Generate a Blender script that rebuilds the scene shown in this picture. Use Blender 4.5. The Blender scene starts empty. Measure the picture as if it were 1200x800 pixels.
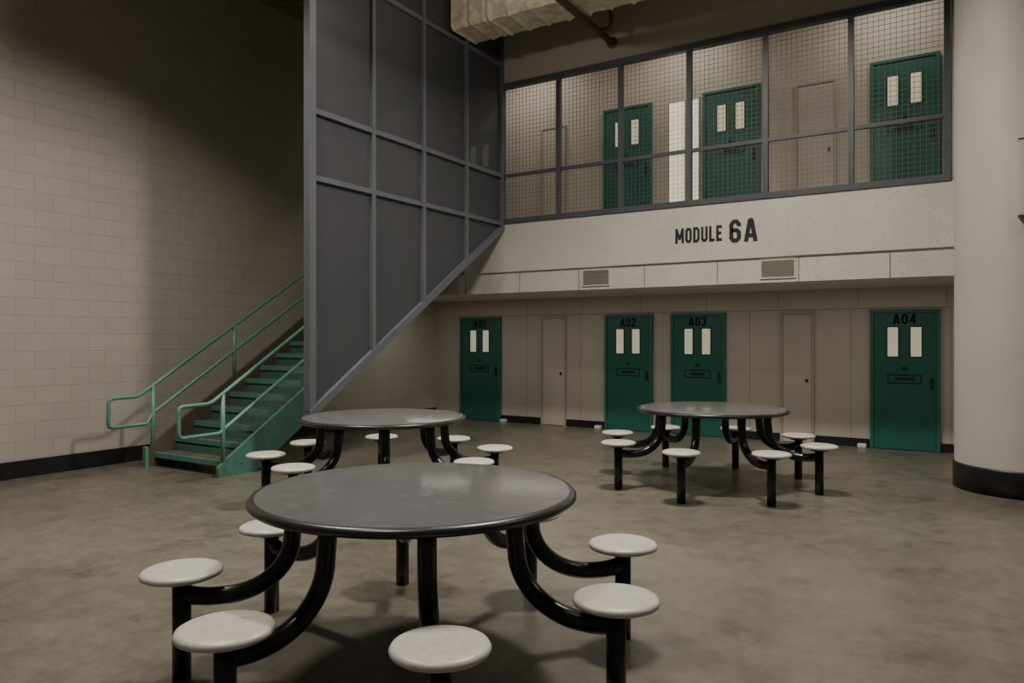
import bpy, bmesh, math, random
from mathutils import Vector, Matrix
S = bpy.context.scene
COL = S.collection

# ------------------------------------------------------------ materials
def mat_new(name):
    m = bpy.data.materials.new(name); m.use_nodes = True
    nt = m.node_tree; nt.nodes.clear()
    o = nt.nodes.new('ShaderNodeOutputMaterial'); b = nt.nodes.new('ShaderNodeBsdfPrincipled')
    nt.links.new(b.outputs[0], o.inputs[0])
    return m, nt, b, o

def mat(name, c1, c2=None, rough=0.5, rvar=0.0, scale=4.0, metallic=0.0, bump=0.0, bscale=60.0, spec=0.5, c3=None, s3=20, lo=0.35, hi=0.65, lo3=.52, hi3=.72):
    m, nt, b, o = mat_new(name)
    b.inputs['Metallic'].default_value = metallic
    b.inputs['Specular IOR Level'].default_value = spec
    tc = nt.nodes.new('ShaderNodeTexCoord')
    c2 = c2 or tuple(min(1, x*0.9) for x in c1)
    n = nt.nodes.new('ShaderNodeTexNoise'); n.inputs['Scale'].default_value = scale; n.inputs['Detail'].default_value = 6
    nt.links.new(tc.outputs['Object'], n.inputs['Vector'])
    r = nt.nodes.new('ShaderNodeValToRGB')
    r.color_ramp.elements[0].position = lo; r.color_ramp.elements[1].position = hi
    r.color_ramp.elements[0].color = (*c1, 1); r.color_ramp.elements[1].color = (*c2, 1)
    nt.links.new(n.outputs['Fac'], r.inputs[0])
    col = r.outputs[0]
    if c3:
        n3 = nt.nodes.new('ShaderNodeTexNoise'); n3.inputs['Scale'].default_value = s3; n3.inputs['Detail'].default_value = 8
        nt.links.new(tc.outputs['Object'], n3.inputs['Vector'])
        r3 = nt.nodes.new('ShaderNodeValToRGB'); r3.color_ramp.elements[0].position = lo3; r3.color_ramp.elements[1].position = hi3
        nt.links.new(n3.outputs['Fac'], r3.inputs[0])
        mx = nt.nodes.new('ShaderNodeMix'); mx.data_type = 'RGBA'
        nt.links.new(r3.outputs[0], mx.inputs[0]); nt.links.new(col, mx.inputs[6]); mx.inputs[7].default_value = (*c3, 1)
        col = mx.outputs[2]
    nt.links.new(col, b.inputs['Base Color'])
    if rvar:
        mr = nt.nodes.new('ShaderNodeMapRange'); mr.inputs['To Min'].default_value = rough-rvar; mr.inputs['To Max'].default_value = rough+rvar
        nt.links.new(n.outputs['Fac'], mr.inputs['Value']); nt.links.new(mr.outputs[0], b.inputs['Roughness'])
    else:
        b.inputs['Roughness'].default_value = rough
    if bump:
        nb = nt.nodes.new('ShaderNodeTexNoise'); nb.inputs['Scale'].default_value = bscale; nb.inputs['Detail'].default_value = 4
        nt.links.new(tc.outputs['Object'], nb.inputs['Vector'])
        bp = nt.nodes.new('ShaderNodeBump'); bp.inputs['Strength'].default_value = bump; bp.inputs['Distance'].default_value = .01
        nt.links.new(nb.outputs['Fac'], bp.inputs['Height']); nt.links.new(bp.outputs[0], b.inputs['Normal'])
    return m

def mat_emit(name, c, s):
    m, nt, b, o = mat_new(name)
    b.inputs['Base Color'].default_value = (*c, 1)
    b.inputs['Emission Color'].default_value = (*c, 1); b.inputs['Emission Strength'].default_value = s
    b.inputs['Roughness'].default_value = .3
    return m

def mat_block():
    m, nt, b, o = mat_new('painted_block')
    tc = nt.nodes.new('ShaderNodeTexCoord'); sp = nt.nodes.new('ShaderNodeSeparateXYZ'); cb = nt.nodes.new('ShaderNodeCombineXYZ')
    nt.links.new(tc.outputs['Object'], sp.inputs[0])
    nt.links.new(sp.outputs['Y'], cb.inputs['X']); nt.links.new(sp.outputs['Z'], cb.inputs['Y'])
    br = nt.nodes.new('ShaderNodeTexBrick')
    br.inputs['Scale'].default_value = 1; br.inputs['Brick Width'].default_value = .42; br.inputs['Row Height'].default_value = .21
    br.inputs['Mortar Size'].default_value = .005; br.inputs['Mortar Smooth'].default_value = .5; br.inputs['Bias'].default_value = 0
    br.inputs['Color1'].default_value = (.50, .46, .405, 1); br.inputs['Color2'].default_value = (.475, .435, .382, 1); br.inputs['Mortar'].default_value = (.41, .375, .33, 1)
    nt.links.new(cb.outputs[0], br.inputs['Vector'])
    n = nt.nodes.new('ShaderNodeTexNoise'); n.inputs['Scale'].default_value = .8; n.inputs['Detail'].default_value = 5
    nt.links.new(tc.outputs['Object'], n.inputs['Vector'])
    mr = nt.nodes.new('ShaderNodeMapRange'); mr.inputs['To Min'].default_value = .85; mr.inputs['To Max'].default_value = 1.1
    nt.links.new(n.outputs['Fac'], mr.inputs['Value'])
    mx = nt.nodes.new('ShaderNodeMix'); mx.data_type = 'RGBA'; mx.blend_type = 'MULTIPLY'; mx.inputs[0].default_value = 1
    nt.links.new(br.outputs['Color'], mx.inputs[6]); nt.links.new(mr.outputs[0], mx.inputs[7])
    nt.links.new(mx.outputs[2], b.inputs['Base Color'])
    b.inputs['Roughness'].default_value = .5
    bp = nt.nodes.new('ShaderNodeBump'); bp.inputs['Strength'].default_value = .4; bp.inputs['Distance'].default_value = .01; bp.invert = True
    nt.links.new(br.outputs['Fac'], bp.inputs['Height']); nt.links.new(bp.outputs[0], b.inputs['Normal'])
    return m

def mat_perf():
    m, nt, b, o = mat_new('perforated_sheet')
    b.inputs['Base Color'].default_value = (.105, .11, .122, 1); b.inputs['Roughness'].default_value = .5; b.inputs['Metallic'].default_value = .2
    t = nt.nodes.new('ShaderNodeBsdfTransparent'); mx = nt.nodes.new('ShaderNodeMixShader'); mx.inputs[0].default_value = .27
    # staggered punched holes, softened into an average open area
    tc = nt.nodes.new('ShaderNodeTexCoord'); vo = nt.nodes.new('ShaderNodeTexVoronoi'); vo.inputs['Scale'].default_value = 70; vo.inputs['Randomness'].default_value = 0
    nt.links.new(tc.outputs['Object'], vo.inputs['Vector'])
    mr = nt.nodes.new('ShaderNodeMapRange'); mr.inputs['From Min'].default_value = .2; mr.inputs['From Max'].default_value = .5
    mr.inputs['To Min'].default_value = .5; mr.inputs['To Max'].default_value = .12
    nt.links.new(vo.outputs['Distance'], mr.inputs['Value']); nt.links.new(mr.outputs[0], mx.inputs[0])
    nt.links.new(b.outputs[0], mx.inputs[1]); nt.links.new(t.outputs[0], mx.inputs[2]); nt.links.new(mx.outputs[0], o.inputs[0])
    return m

def mat_floor():
    m, nt, b, o = mat_new('sealed_concrete')
    tc = nt.nodes.new('ShaderNodeTexCoord')
    def noise(s, d=6, w=0, rg=.5):
        n = nt.nodes.new('ShaderNodeTexNoise'); n.inputs['Scale'].default_value = s; n.inputs['Detail'].default_value = d; n.inputs['Distortion'].default_value = w; n.inputs['Roughness'].default_value = rg
        nt.links.new(tc.outputs['Object'], n.inputs['Vector']); return n
    def ramp(n, p0, p1, c0, c1):
        r = nt.nodes.new('ShaderNodeValToRGB'); r.color_ramp.elements[0].position = p0; r.color_ramp.elements[1].position = p1
        r.color_ramp.elements[0].color = (*c0, 1); r.color_ramp.elements[1].color = (*c1, 1)
        nt.links.new(n.outputs['Fac'], r.inputs[0]); return r.outputs[0]
    def mul(a, c):
        mx = nt.nodes.new('ShaderNodeMix'); mx.data_type = 'RGBA'; mx.blend_type = 'MULTIPLY'; mx.inputs[0].default_value = 1
        nt.links.new(a, mx.inputs[6]); nt.links.new(c, mx.inputs[7]); return mx.outputs[2]
    n1 = noise(.5, 10, 0, .6); n2 = noise(4.5, 12, 0, .8); n3 = noise(90, 2); n4 = noise(1.6, 12, .15, .8); n5 = noise(14, 8, 0, .8)
    c = ramp(n1, .3, .7, (.125, .113, .088), (.190, .175, .141))
    c = mul(c, ramp(n2, .35, .65, (.74, .74, .73), (1.18, 1.18, 1.18)))
    c = mul(c, ramp(n4, .52, .68, (1, 1, 1), (.56, .55, .54)))
    c = mul(c, ramp(n5, .35, .65, (.86, .86, .86), (1.1, 1.1, 1.1)))
    nt.links.new(c, b.inputs['Base Color'])
    mr = nt.nodes.new('ShaderNodeMapRange'); mr.inputs['To Min'].default_value = .2; mr.inputs['To Max'].default_value = .42
    nt.links.new(n2.outputs['Fac'], mr.inputs['Value']); nt.links.new(mr.outputs[0], b.inputs['Roughness'])
    bp = nt.nodes.new('ShaderNodeBump'); bp.inputs['Strength'].default_value = .06; bp.inputs['Distance'].default_value = .01
    nt.links.new(n3.outputs['Fac'], bp.inputs['Height']); nt.links.new(bp.outputs[0], b.inputs['Normal'])
    return m

M = {}
M['block'] = mat_block()
M['floor'] = mat_floor()
M['beige'] = mat('beige_wall', (.50, .455, .39), (.46, .42, .355), rough=.5, scale=1.5)
M['beige_dk'] = mat('beige_door_frame', (.40, .36, .30), rough=.45)
M['slab'] = mat('painted_concrete', (.68, .645, .585), (.63, .60, .54), rough=.6, scale=2, c3=(.54, .51, .46), s3=24, lo3=.60, hi3=.66)
M['column'] = mat('column_paint', (.58, .55, .51), (.53, .505, .465), rough=.55, scale=1.5, bump=.15, bscale=12)
M['joint'] = mat('joint', (.26, .235, .20), rough=.8)
M['base'] = mat('rubber_base', (.012, .011, .011), (.018, .017, .016), rough=.4)
M['ceil'] = mat('sprayed_fireproofing', (.26, .22, .15), (.17, .14, .09), rough=.95, scale=9, bump=1.0, bscale=25)
M['duct'] = mat('duct_insulation', (.84, .79, .61), (.58, .54, .39), rough=.8, scale=9, bump=1.0, bscale=18)
M['frame'] = mat('painted_steel_gray', (.145, .155, .178), (.13, .14, .16), rough=.4)
M['frame_dk'] = mat('painted_steel_dark_gray', (.105, .11, .125), (.09, .095, .11), rough=.4)
M['perf'] = mat_perf()
M['wire'] = mat('galvanised_wire', (.15, .15, .145), rough=.5, metallic=.2)
M['door'] = mat('green_door_paint', (.024, .134, .101), (.020, .117, .088), rough=.38, scale=3)
M['dframe'] = mat('green_frame_paint', (.028, .148, .113), rough=.4)
M['ddark'] = mat('door_hardware', (.006, .02, .017), rough=.5)
M['teal'] = mat('teal_rail_paint', (.13, .31, .245), (.10, .26, .205), rough=.4, scale=8)
M['teal_dk'] = mat('teal_stringer_paint', (.085, .235, .185), (.065, .19, .15), rough=.45, scale=5, c3=(.10, .12, .10), s3=12)
M['tread'] = mat('worn_tread', (.11, .105, .085), (.08, .07, .055), rough=.6, scale=9)
M['brown'] = mat('brown_stringer', (.12, .09, .075), rough=.5)
M['glass'] = mat_emit('lit_cell_window', (.80, .76, .55), .28)
M['strip'] = mat_emit('wall_glow_strip', (.95, .88, .66), .65)  # emission stands in for light falling on the upper wall
M['top'] = mat('table_laminate', (.150, .147, .152), (.128, .125, .13), rough=.19, rvar=.06, scale=2.0, c3=(.165, .162, .164), s3=9, spec=.8)
M['rim'] = mat('table_rim', (.03, .029, .03), rough=.3)
M['black'] = mat('black_gloss_tube', (.010, .0095, .010), (.016, .014, .014), rough=.25, rvar=.08, scale=15)
M['seat'] = mat('cream_seat', (.60, .58, .52), (.55, .53, .47), rough=.35, scale=12, c3=(.48, .46, .40), s3=30)
M['vent'] = mat('vent_dark', (.16, .14, .12), rough=.6)
M['text'] = mat('stencil_paint', (.02, .02, .024), rough=.6)
M['textd'] = mat('door_number_paint', (.002, .003, .003), (.002, .003, .003), rough=.7, spec=.1)
M['white'] = mat('white_plastic', (.7, .68, .62), rough=.5)
M['pipe'] = mat('rusty_pipe', (.16, .095, .07), (.11, .07, .055), rough=.6)

# ------------------------------------------------------------ mesh builder
class B:
    def __init__(s): s.bm = bmesh.new(); s.mi = []; s.k = 0
    def use(s, mname):
        if mname not in s.mi: s.mi.append(mname)
        s.k = s.mi.index(mname); return s
    def _f(s, vs, smooth=False):
        try:
            f = s.bm.faces.new(vs); f.material_index = s.k; f.smooth = smooth
        except ValueError: pass
    def hexa(s, p):
        v = [s.bm.verts.new(q) for q in p]
        for a in ((0,3,2,1),(4,5,6,7),(0,1,5,4),(1,2,6,5),(2,3,7,6),(3,0,4,7)): s._f([v[i] for i in a])
    def box(s, x0, x1, y0, y1, z0, z1):
        s.hexa([(x0,y0,z0),(x1,y0,z0),(x1,y1,z0),(x0,y1,z0),(x0,y0,z1),(x1,y0,z1),(x1,y1,z1),(x0,y1,z1)]); return s
    def prism_yz(s, pts, x0, x1):
        a = [s.bm.verts.new((x0, y, z)) for y, z in pts]; b = [s.bm.verts.new((x1, y, z)) for y, z in pts]
        s._f(a[::-1]); s._f(b); n = len(pts)
        for i in range(n): s._f([a[i], a[(i+1)%n], b[(i+1)%n], b[i]])
        return s
    def tube(s, pts, r, seg=14, caps=True):
        pts = [Vector(p) for p in pts]; rings = []; n = len(pts)
        up = None
        for i, p in enumerate(pts):
            t = (pts[min(i+1, n-1)] - pts[max(i-1, 0)]).normalized()
            if up is None:
                up = Vector((0,0,1)) if abs(t.z) < .9 else Vector((1,0,0))
            a = t.cross(up).normalized(); bb = a.cross(t).normalized(); up = bb
            rings.append([s.bm.verts.new(p + a*r*math.cos(2*math.pi*j/seg) + bb*r*math.sin(2*math.pi*j/seg)) for j in range(seg)])
        for i in range(n-1):
            for j in range(seg):
                s._f([rings[i][j], rings[i][(j+1)%seg], rings[i+1][(j+1)%seg], rings[i+1][j]], True)
        if caps: s._f(rings[0]); s._f(rings[-1])
        return s
    def lathe(s, prof, seg=48, c=(0,0), mats=None):
        rings = []
        for r, z in prof:
            if r < 1e-5: rings.append([s.bm.verts.new((c[0], c[1], z))])
            else: rings.append([s.bm.verts.new((c[0]+r*math.cos(2*math.pi*j/seg), c[1]+r*math.sin(2*math.pi*j/seg), z)) for j in range(seg)])
        for i in range(len(prof)-1):
            if mats: s.use(mats[i])
            a, b = rings[i], rings[i+1]
            for j in range(seg):
                k = (j+1) % seg
                if len(a) == 1 and len(b) == 1: continue
                if len(a) == 1: s._f([a[0], b[j], b[k]], True)
                elif len(b) == 1: s._f([a[j], a[k], b[0]], True)
                else: s._f([a[j], a[k], b[k], b[j]], True)
        return s
    def obj(s, name, parent=None, loc=(0,0,0), rot=0, bevel=0):
        bmesh.ops.recalc_face_normals(s.bm, faces=s.bm.faces)
        me = bpy.data.meshes.new(name); s.bm.to_mesh(me); s.bm.free()
        for m in s.mi: me.materials.append(M[m])
        o = bpy.data.objects.new(name, me); COL.objects.link(o); o.location = loc; o.rotation_euler = (0, 0, rot)
        if parent: o.parent = parent
        if bevel:
            bv = o.modifiers.new('bevel', 'BEVEL'); bv.width = bevel; bv.segments = 2; bv.limit_method = 'ANGLE'
        return o

def empty(name, loc=(0,0,0), rot=0):
    e = bpy.data.objects.new(name, None); COL.objects.link(e); e.location = loc; e.rotation_euler = (0,0,rot); e.empty_display_size = .2
    return e

# stencil lettering: condensed bold glyphs built from thick strokes
Lg, Rg, Bg, Tg, Wg = .09, .41, .085, .915, .5
def rr(): return [(Lg+.1,Bg),(Rg-.1,Bg),(Rg,Bg+.12),(Rg,Tg-.12),(Rg-.1,Tg),(Lg+.1,Tg),(Lg,Tg-.12),(Lg,Bg+.12)]
GL = {
 'O': (.5, [(rr(), True)]), '0': (.5, [(rr(), True)]),
 'D': (.5, [([(Lg,Bg),(Rg-.12,Bg),(Rg,Bg+.13),(Rg,Tg-.13),(Rg-.12,Tg),(Lg,Tg)], True)]),
 'U': (.5, [([(Lg,1),(Lg,Bg+.12),(Lg+.1,Bg),(Rg-.1,Bg),(Rg,Bg+.12),(Rg,1)], False)]),
 'L': (.42, [([(Lg,1),(Lg,Bg),(.42,Bg)], False)]),
 'E': (.43, [([(.43,Tg),(Lg,Tg),(Lg,Bg),(.43,Bg)], False), ([(Lg,.5),(.38,.5)], False)]),
 'M': (.68, [([(Lg,0),(Lg,1)], False), ([(.59,0),(.59,1)], False), ([(Lg+.02,.93),(.34,.25)], False), ([(.57,.93),(.34,.25)], False)]),
 '6': (.5, [([(Rg,Tg-.22),(Rg,Tg-.12),(Rg-.1,Tg),(Lg+.1,Tg),(Lg,Tg-.12),(Lg,Bg+.12),(Lg+.1,Bg),(Rg-.1,Bg),(Rg,Bg+.12),(Rg,.44),(Rg-.1,.54),(Lg,.54)], False)]),
 'A': (.58, [([(.09,0),(.26,.96)], False), ([(.49,0),(.32,.96)], False), ([(.15,.27),(.43,.27)], False), ([(.21,.93),(.37,.93)], False)]),
 '1': (.3, [([(.2,0),(.2,1)], False), ([(.02,.72),(.2,.9)], False)]),
 '2': (.5, [([(Lg,.68),(Lg,Tg-.12),(Lg+.1,Tg),(Rg-.1,Tg),(Rg,Tg-.12),(Rg,.6),(Lg,.22),(Lg,Bg),(.5,Bg)], False)]),
 '3': (.5, [([(Lg,.72),(Lg,Tg-.12),(Lg+.1,Tg),(Rg-.1,Tg),(Rg,Tg-.12),(Rg,.6),(Rg-.08,.5),(Rg,.4),(Rg,Bg+.12),(Rg-.1,Bg),(Lg+.1,Bg),(Lg,Bg+.12),(Lg,.28)], False), ([(.2,.5),(.36,.5)], False)]),
 '4': (.52, [([(.37,0),(.37,1)], False), ([(.35,.93),(.08,.30),(.52,.30)], False)]),
}
def text(name, body, x0, x1, z0, z1, y, mt='text', parent=None, t=.17):
    gap = .11
    tot = sum(GL[c][0] for c in body)+gap*(len(body)-1)
    sx = (x1-x0)/tot; sz = z1-z0
    b = B().use(mt); cx = 0; lay = 0
    for c in body:
        w, strokes = GL[c]
        for pts, closed in strokes:
            P = [Vector(p) for p in pts]; n = len(P); Lf = []; Rt = []
            for i in range(n):
                if closed: a = P[i]-P[i-1]; d = P[(i+1)%n]-P[i]
                else:
                    a = P[i]-P[i-1] if i > 0 else P[1]-P[0]
                    d = P[i+1]-P[i] if i < n-1 else a
                a = a.normalized(); d = d.normalized()
                na = Vector((-a.y, a.x)); nd = Vector((-d.y, d.x)); m = (na+nd).normalized()
                k = t/2/max(.55, m.dot(na))
                Lf.append(P[i]+m*k); Rt.append(P[i]-m*k)
            yy = y-.0003*(lay % 4); lay += 1
            V = lambda p: b.bm.verts.new((x0+(cx+p.x)*sx, yy, z0+p.y*sz))
            LV = [V(p) for p in Lf]; RV = [V(p) for p in Rt]
            for i in range(n if closed else n-1):
                j = (i+1) % n
                b._f([LV[i], RV[i], RV[j], LV[j]])
        cx += w+gap
    return b.obj(name, parent)

# ------------------------------------------------------------ key dimensions
XL = -9.4; YB = 12.13; YS = 10.2; ZC = 6.9
Z_SOF, Z_BAND, Z_SILL, Z_UF, Z_MT = 2.38, 2.71, 3.51, 3.55, 5.78
XS = -6.53; XR = 5.0

B().use('floor').box(XL-.2, XR, -4, YB+.2, -.1, 0).obj('floor')
B().use('ceil').box(XL-.2, XR, -4, YB+.2, ZC, ZC+.15).obj('ceiling')
B().use('block').box(XL-.2, XL, -4, YB+.2, 0, ZC).obj('wall_left')
b = B().use('beige').box(XL, XR, YB, YB+.2, 0, ZC)
b.use('beige').box(XL, XR, YB-.04, YB, 2.08, Z_SOF)
b.use('joint')
for i in range(9):
    x = -8.3 + i*1.15
    b.box(x-.004, x+.004, YB-.043, YB-.04, 2.09, 2.37)
for x in (-7.2, -6.05, -4.48, -3.0, -1.5, -.2):
    b.box(x-.003, x+.003, YB-.003, YB, .13, 2.08)
b.obj('wall_back')
B().use('beige').box(XL, XR, YS, YS+.2, Z_MT+.04, ZC).obj('wall_fascia')
B().use('base').box(XL, XL+.02, -4, YB, 0, .20).obj('baseboard_left')

b = B().use('slab')
b.box(XL, XR, YS+.03, YB-.04, Z_SOF, Z_BAND)
b.box(-7.3, XR, YS, YB, Z_BAND+.012, Z_SILL)
b.box(XL, -7.3, 10.95, YB, Z_BAND+.012, Z_SILL)
b.box(-7.3, XR, YS+.03, YB, Z_BAND, Z_BAND+.012)
b.use('joint')
for i in range(11):
    x = -.82 + 3*1.077 - i*1.077
    if x > XL: b.box(x-.006, x+.006, YS+.025, YS+.03, Z_SOF+.01, Z_BAND-.01)
b.obj('balcony_slab')
B().use('beige_dk').box(-6.5, XR, YS+.1, YB, Z_SILL, Z_UF).obj('balcony_floor')

for (x0, x1) in ((-5.05, -4.62), (-2.37, -1.95)):
    b = B().use('slab')
    z0, z1 = 2.45, 2.67; y = YS+.03
    b.box(x0-.02, x1+.02, y-.018, y, z0-.02, z0); b.box(x0-.02, x1+.02, y-.018, y, z1, z1+.02)
    b.box(x0-.02, x0, y-.018, y, z0, z1); b.box(x1, x1+.02, y-.018, y, z0, z1)
    b.use('vent').box(x0, x1, y-.004, y, z0, z1)
    b.use('beige_dk')
    for k in range(11):
        z = z0+.008+k*.0195
        b.box(x0, x1, y-.014, y-.005, z, z+.010)
    b.obj('air_vent')

sg = empty('module_sign')
text('word_module', 'MODULE', -3.57, -2.90, 2.985, 3.20, YS-.003, parent=sg, t=.19)
text('word_6a', '6A', -2.80, -2.415, 2.945, 3.26, YS-.003, parent=sg, t=.18)

# ------------------------------------------------------------ doors
dn = [0]
def cell_door(x0, x1, z0, z1, label=None):
    dn[0] += 1
    w = x1-x0; h = z1-z0
    e = empty('door_%d' % dn[0], (x0+w/2, YB, z0))
    b = B().use('dframe')
    b.box(-w/2, -w/2+.05, -.07, 0, 0, h); b.box(w/2-.05, w/2, -.07, 0, 0, h); b.box(-w/2+.05, w/2-.05, -.07, 0, h-.05, h)
    b.obj('frame', e, bevel=.006)
    b = B().use('door').box(-w/2+.055, w/2-.055, -.055, 0, .01, h-.055)
    b.use('ddark').box(-w/2+.05, -w/2+.055, -.05, 0, 0, h-.05).box(w/2-.055, w/2-.05, -.05, 0, 0, h-.05)
    b.obj('leaf', e)
    wt = h-.26
    for i, cx in enumerate((-.15, .15)):
        b = B().use('ddark').box(cx-.085, cx+.085, -.062, -.05, wt-.44, wt+.015)
        b.use('glass').box(cx-.068, cx+.068, -.066, -.055, wt-.425, wt)
        b.obj('wall_glow_%d' % (i+1), e)
    b = B().use('ddark')
    zs = h-1.08
    b.box(-.22, .22, -.062, -.05, zs, zs+.014).box(-.22, .22, -.062, -.05, zs+.12, zs+.134)
    b.box(-.22, -.206, -.062, -.05, zs, zs+.13).box(.206, .22, -.062, -.05, zs, zs+.13)
    b.box(-.12, .12, -.066, -.05, zs+.05, zs+.09)
    b.box(-.03, .03, -.066, -.05, zs+.2, zs+.24)
    b.box(w/2-.12, w/2-.085, -.075, -.05, h*.44, h*.52)
    b.obj('food_hatch', e)
    if label: text('number', label, -.15, .15, h-.215, h-.065, -.0575, 'textd', parent=e, t=.15)
    else:
        B().use('white').box(-.06, .06, -.064, -.055, h-.98, h-.9).obj('label_plate', e)
    return e
for x0, x1, l in ((-8.74, -7.77, 'A01'), (-5.54, -4.64, 'A02'), (-4.31, -3.38, 'A03'), (-1.235, -.33, 'A04')):
    cell_door(x0, x1, 0, 2.05, l)
for x0, x1 in ((-8.74, -7.77), (-5.57, -4.65), (-3.76, -2.82), (-1.235, -.33)):
    cell_door(x0, x1, Z_UF, 5.72)
for x0, x1, z0 in ((-6.87, -6.34, 0), (-2.52, -2.02, 0), (-6.87, -6.34, Z_UF), (-2.3, -1.7, Z_UF)):
    dn[0] += 1
    w = x1-x0; e = empty('door_%d' % dn[0], ((x0+x1)/2, YB, z0))
    b = B().use('beige_dk'); h = 2.04
    b.box(-w/2, -w/2+.035, -.035, 0, 0, h).box(w/2-.035, w/2, -.035, 0, 0, h).box(-w/2+.035, w/2-.035, -.035, 0, h-.035, h).obj('frame', e)
    b = B().use('beige').box(-w/2+.04, w/2-.04, -.025, 0, .01, h-.04); b.use('ddark').box(w/2-.12, w/2-.09, -.05, -.02, .95, 1.0); b.obj('leaf', e)
gaps = [(XL, -8.75), (-7.76, -6.88), (-6.33, -5.55), (-4.63, -4.32), (-3.37, -2.53), (-2.01, -1.245), (-.32, XR)]
b = B().use('base')
for g in gaps: b.box(g[0], g[1], YB-.02, YB, 0, .13)
b.obj('baseboard_back')
for x in (-7.68, -5.66, -1.34):
    B().use('white').box(x-.06, x+.06, YB-.12, YB-.03, 0, .06).obj('door_stop', bevel=.01)
for i, (x0, x1) in enumerate(((-4.34, -4.08), (-3.97, -3.84))):  # glowing strips put in for brightly lit stretches of wall
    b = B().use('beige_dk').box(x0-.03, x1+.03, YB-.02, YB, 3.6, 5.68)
    b.use('strip').box(x0, x1, YB-.03, YB-.02, 3.63, 5.65); b.obj('wall_glow_%d' % (i+1))

# ------------------------------------------------------------ wire mesh partition
e = empty('mesh_partition')
xs = [-.208-1.0547*i for i in range(7)]
b = B().use('frame_dk'); y0, y1 = YS-.01, YS+.07
for x in xs: b.box(x-.035, x+.035, y0, y1, Z_SILL+.001, Z_MT+.03)
b.box(xs[-1]-.035, xs[0]+.035, y0-.01, y1+.01, Z_SILL+.001, Z_SILL+.08)
b.box(xs[-1]-.035, xs[0]+.035, y0-.01, y1+.01, Z_MT-.05, Z_MT+.035)
b.box(xs[-1]-.035, xs[0]+.035, y0+.01, y1-.01, 4.275, 4.325)
b.obj('frame', e)
b = B().use('wire'); ym = YS+.03; r = .0022
x = xs[-1]
while x < xs[0]: b.box(x-r, x+r, ym-r, ym+r, Z_SILL+.05, Z_MT); x += .065
z = Z_SILL+.08
while z < Z_MT: b.box(xs[-1], xs[0], ym-r, ym+r, z-r, z+r); z += .065
b.obj('wire_mesh', e)
B().use('beige').box(-.17, XR, YS+.02, YS+.2, Z_SILL+.001, Z_MT+.035).obj('wall_right_upper')

# ------------------------------------------------------------ tall perforated stair screen
e = empty('stair_security_screen')
ys = [6.04, 7.08, 8.11, 9.15, 10.16]
ZT = ZC-.002
def dz(y): return .773+(y-6.04)*.653
b = B().use('frame'); xa, xb = XS-.05, XS+.05
for i, y in enumerate(ys):
    w = .05 if i == 0 else .032
    b.box(xa, xb, y-w, y+w, dz(y), ZT)
for zc, w in ((3.51, .032), (4.295, .032), (6.10, .032)):
    b.box(xa+.008, xb-.008, ys[0], ys[-1], zc-w, zc+w)
b.prism_yz([(5.99, dz(5.99)-.07), (10.19, dz(10.19)-.07), (10.19, dz(10.19)+.04), (5.99, dz(5.99)+.04)], xa-.01, xb+.01)
b.obj('frame', e)
b = B().use('perf')
b.prism_yz([(6.04, dz(6.04)), (10.16, dz(10.16)), (10.16, ZT), (6.04, ZT)], XS-.002, XS+.0)
b.obj('perforated_panels', e)

# ------------------------------------------------------------ staircase
e = empty('staircase')
X0, X1 = -8.82, -7.42; Y0 = 5.55; rise, run, N = .1755, .274, 20
sl = rise/run
def nz(y): return (y-Y0)*sl+rise
b = B()
for i in range(N-1):
    z = rise*(i+1); y = Y0+run*i
    b.use('tread').box(X0+.03, X1-.03, y, y+run+.01, z-.035, z)
    b.use('teal').box(X0+.03, X1-.03, y-.012, y+.02, z-.06, z+.003)
    b.use('teal_dk').box(X0+.03, X1-.03, y+run-.01, y+run, z, z+rise*.5)
b.obj('treads', e)
YE = Y0+run*(N-1)
def stringer(xa, xb, m, up=.03):
    pts = [(Y0-.10, 0), (Y0+.42, 0), (YE, nz(YE)-.42), (YE, nz(YE)+up), (Y0-.04, nz(Y0)-.02+up*.5), (Y0-.10, nz(Y0)-.06)]
    return B().use(m).prism_yz(pts, xa, xb)
stringer(X1-.03, X1+.02, 'teal_dk').obj('stringer_outer', e)
stringer(X0-.02, X0+.03, 'brown', .28).obj('stringer_inner', e)
B().use('teal').box(X0-.03, X0+.035, Y0-.14, Y0-.10, 0, .26).obj('stringer_end_cap', e)
def rail(x, name, y_ext, yk, ztop0, zl, yend, post_ys):
    b = B().use('teal'); r = .023
    def top(y): return ztop0+(max(y, yk)-yk)*sl
    b.tube([(x, yend, top(yend)), (x, yk+.05, top(yk+.05)), (x, yk-.03, ztop0), (x, y_ext+.05, ztop0-.005), (x, y_ext+.01, ztop0-.02), (x, y_ext, ztop0-.06),
            (x, y_ext, ztop0-.36+.06), (x, y_ext+.01, ztop0-.36+.015), (x, y_ext+.05, ztop0-.36), (x, yk+.12, ztop0-.355), (x, yk+.2, top(yk+.2)-zl+.01), (x, yend, top(yend)-zl)], r)
    for y in post_ys:
        zb = 0 if y < Y0+.1 else nz(y)-.02
        b.tube([(x, y, zb), (x, y, top(y))], .027)
    b.obj(name, e)
rail(X1-.01, 'handrail_outer', 4.96, 5.36, .87, .44, YE, [Y0-.02, 7.0, 8.6, 10.2])
rail(X0, 'handrail_inner', 4.96, 5.33, .90, .36, YE, [Y0-.02, 6.75, 8.35, 10.0])

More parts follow.
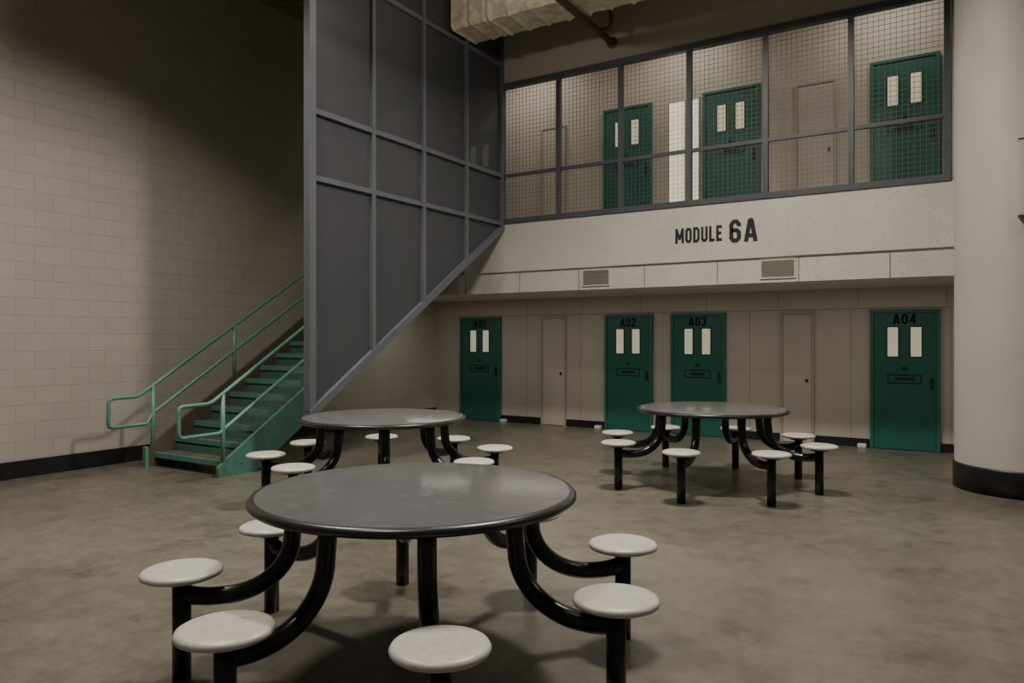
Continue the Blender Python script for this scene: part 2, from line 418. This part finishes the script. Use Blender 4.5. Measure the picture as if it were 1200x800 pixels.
# ------------------------------------------------------------ column
b = B()
b.lathe([(.64, .28), (.64, ZC-.002)], 72, mats=['column'])
b.lathe([(.64, .28), (.652, .28), (.655, .26), (.655, 0), (0, 0)], 72, mats=['base']*4)
b.obj('concrete_column', loc=(.51, 9.6, 0))
b = B().use('column').box(.43, .85, 8.83, 8.955, 2.85, 3.6); b.use('vent').box(.425, .86, 8.82, 8.955, 3.6, 3.61).box(.425, .86, 8.82, 8.955, 2.84, 2.85); b.obj('electrical_cabinet', bevel=.004)

# ------------------------------------------------------------ duct and pipe
random.seed(3)
def ductbox(b, x0, x1, y0, y1, z0, z1, nseg):
    prev = None
    for i in range(nseg+1):
        x = x0+(x1-x0)*i/nseg
        d = .012*random.random()+(.02 if i % 6 == 0 else 0)
        c = .05
        pr = [(y0-d+c, z0-d), (y1+d-c, z0-d), (y1+d, z0-d+c), (y1+d, z1), (y0-d, z1), (y0-d, z0-d+c)]
        cur = [b.bm.verts.new((x, p[0], p[1])) for p in pr]
        if prev:
            for j in range(6): b._f([prev[j], prev[(j+1)%6], cur[(j+1)%6], cur[j]])
        else: b._f(cur)
        prev = cur
    b._f(prev)
b = B().use('duct')
ductbox(b, -6.46, -3.2, 8.72, 9.38, 6.19, ZC-.001, 60)
b.obj('insulated_duct')
b = B().use('pipe').tube([(-4.55, 4.0, 6.08), (-4.55, YS-.001, 6.08)], .05)
b.tube([(-4.55, YS-.04, 6.08), (-4.55, YS, 6.08)], .085)
b.tube([(-4.55, 9.7, 6.08), (-4.40, 9.7, 6.08), (-4.36, 9.7, 6.11), (-4.35, 9.7, 6.16), (-4.35, 9.7, ZC-.001)], .03)
b.tube([(-4.55, 5.5, 6.08), (-4.55, 5.5, ZC-.001)], .01); b.tube([(-4.55, 7.9, 6.08), (-4.55, 7.9, ZC-.001)], .01)
b.obj('sprinkler_pipe')

# ------------------------------------------------------------ tables
TH, TR, RR, SH = .855, .82, 1.12, .518
def table(X, Y, a0):
    e = empty('dining_table_with_stools', (X, Y, 0), math.radians(a0))
    prof = [(0, TH), (TR-.035, TH), (TR-.012, TH-.004), (TR, TH-.018), (TR, TH-.03), (TR-.012, TH-.042), (TR-.03, TH-.046), (0, TH-.046)]
    B().lathe(prof, 96, mats=['top']+['rim']*6).obj('tabletop', e)
    b = B().use('black')
    for k in range(8):
        a = k*math.pi/4; c, s = math.cos(a), math.sin(a)
        P = lambda r, z: (r*c, r*s, z)
        pts = [P(.60, TH-.047), P(.602, .72), P(.61, .64)]
        for i in range(1, 13):
            t = i/12*math.pi/2
            pts.append(P(.61+.33*(1-math.cos(t)), .64-.265*math.sin(t)))
        pts += [P(1.0, .375), P(1.06, .382), P(1.11, .395)]
        b.tube(pts, .043, 16)
        b.tube([P(RR, 0), P(RR, SH-.045)], .043, 20)
        b.tube([P(RR, SH-.06), P(RR, SH-.04)], .09, 24)
        b.tube([P(.60, TH-.06), P(.60, TH-.046)], .075, 20)
    b.obj('support_frame', e)
    for k in range(8):
        a = k*math.pi/4
        pr = [(0, SH), (.10, SH+.002), (.165, SH), (.18, SH-.006), (.187, SH-.018), (.184, SH-.028), (.165, SH-.036), (.10, SH-.042), (0, SH-.042)]
        B().use('seat').lathe(pr, 48).obj('seat_%d' % (k+1), e, loc=(RR*math.cos(a), RR*math.sin(a), 0))
th = math.radians(31.84)
table(-2.402, 2.935, -1.2)
table(-4.935, 5.529, -2.0)
table(-2.432, 8.143, 1.7)

# ------------------------------------------------------------ lights
def fixture(x, y, z, sx, sy, power, col=(1, .925, .82), name='ceiling_light_fixture', top=ZC, spread=180):
    e = empty(name, (x, y, z))
    B().use('white').box(-sx/2-.05, sx/2+.05, -sy/2-.05, sy/2+.05, 0, top-z-.001).obj('housing', e)
    l = bpy.data.lights.new('tube_light', 'AREA'); l.shape = 'RECTANGLE'; l.size = sx; l.size_y = sy; l.energy = power; l.color = col; l.spread = math.radians(spread)
    o = bpy.data.objects.new('tube_light', l); COL.objects.link(o); o.parent = e; o.location = (0, 0, -.006)
fixture(-2.4, 6.3, 6.8, .9, .45, 300, spread=150)
fixture(-6.0, 3.9, 6.8, .9, .45, 150, spread=125)
fixture(-3.0, 1.8, 6.8, .9, .45, 45, spread=105)
fixture(2.3, 6.0, 6.8, .9, .45, 38, spread=120)
for x in (-8.1, -5.9, -3.7, -1.5, .7): fixture(x, 10.55, 2.372, 1.5, .08, 9, name='recess_fill_light', top=2.381)  # fill lights added flush in the soffit to brighten the recess walls
for x in (-7.0, -4.1, -1.0): fixture(x, 11.3, 6.8, 1.2, .2, 19, name='balcony_light_fixture')
# out-of-view lamp, rod and shade, added to brighten the duct and fascia
e = empty('duct_fill_lamp', (-4.9, 7.0, 6.1))
B().use('frame').tube([(0, 0, .16), (0, 0, ZC-6.1-.001)], .012).obj('rod', e)
B().use('white').lathe([(0, .2), (.06, .2), (.14, .13), (.17, .11), (.17, .10), (.13, .12), (0, .17)], 32).obj('shade', e)
l = bpy.data.lights.new('duct_fill_point', 'POINT'); l.energy = 34; l.shadow_soft_size = .07; l.color = (1, .9, .75)
o = bpy.data.objects.new('duct_fill_point', l); COL.objects.link(o); o.parent = e
w = bpy.data.worlds.new('world'); S.world = w; w.use_nodes = True
bg = w.node_tree.nodes['Background']; bg.inputs[0].default_value = (1, .95, .89, 1); bg.inputs[1].default_value = .08

cd = bpy.data.cameras.new('camera'); cam = bpy.data.objects.new('camera', cd); COL.objects.link(cam)
cam.location = (0, 0, 1.62); cam.rotation_euler = (math.pi/2, 0, th)
cd.sensor_width = 36; cd.lens = 25.8; cd.shift_y = -.0025; cd.clip_start = .05
S.camera = cam
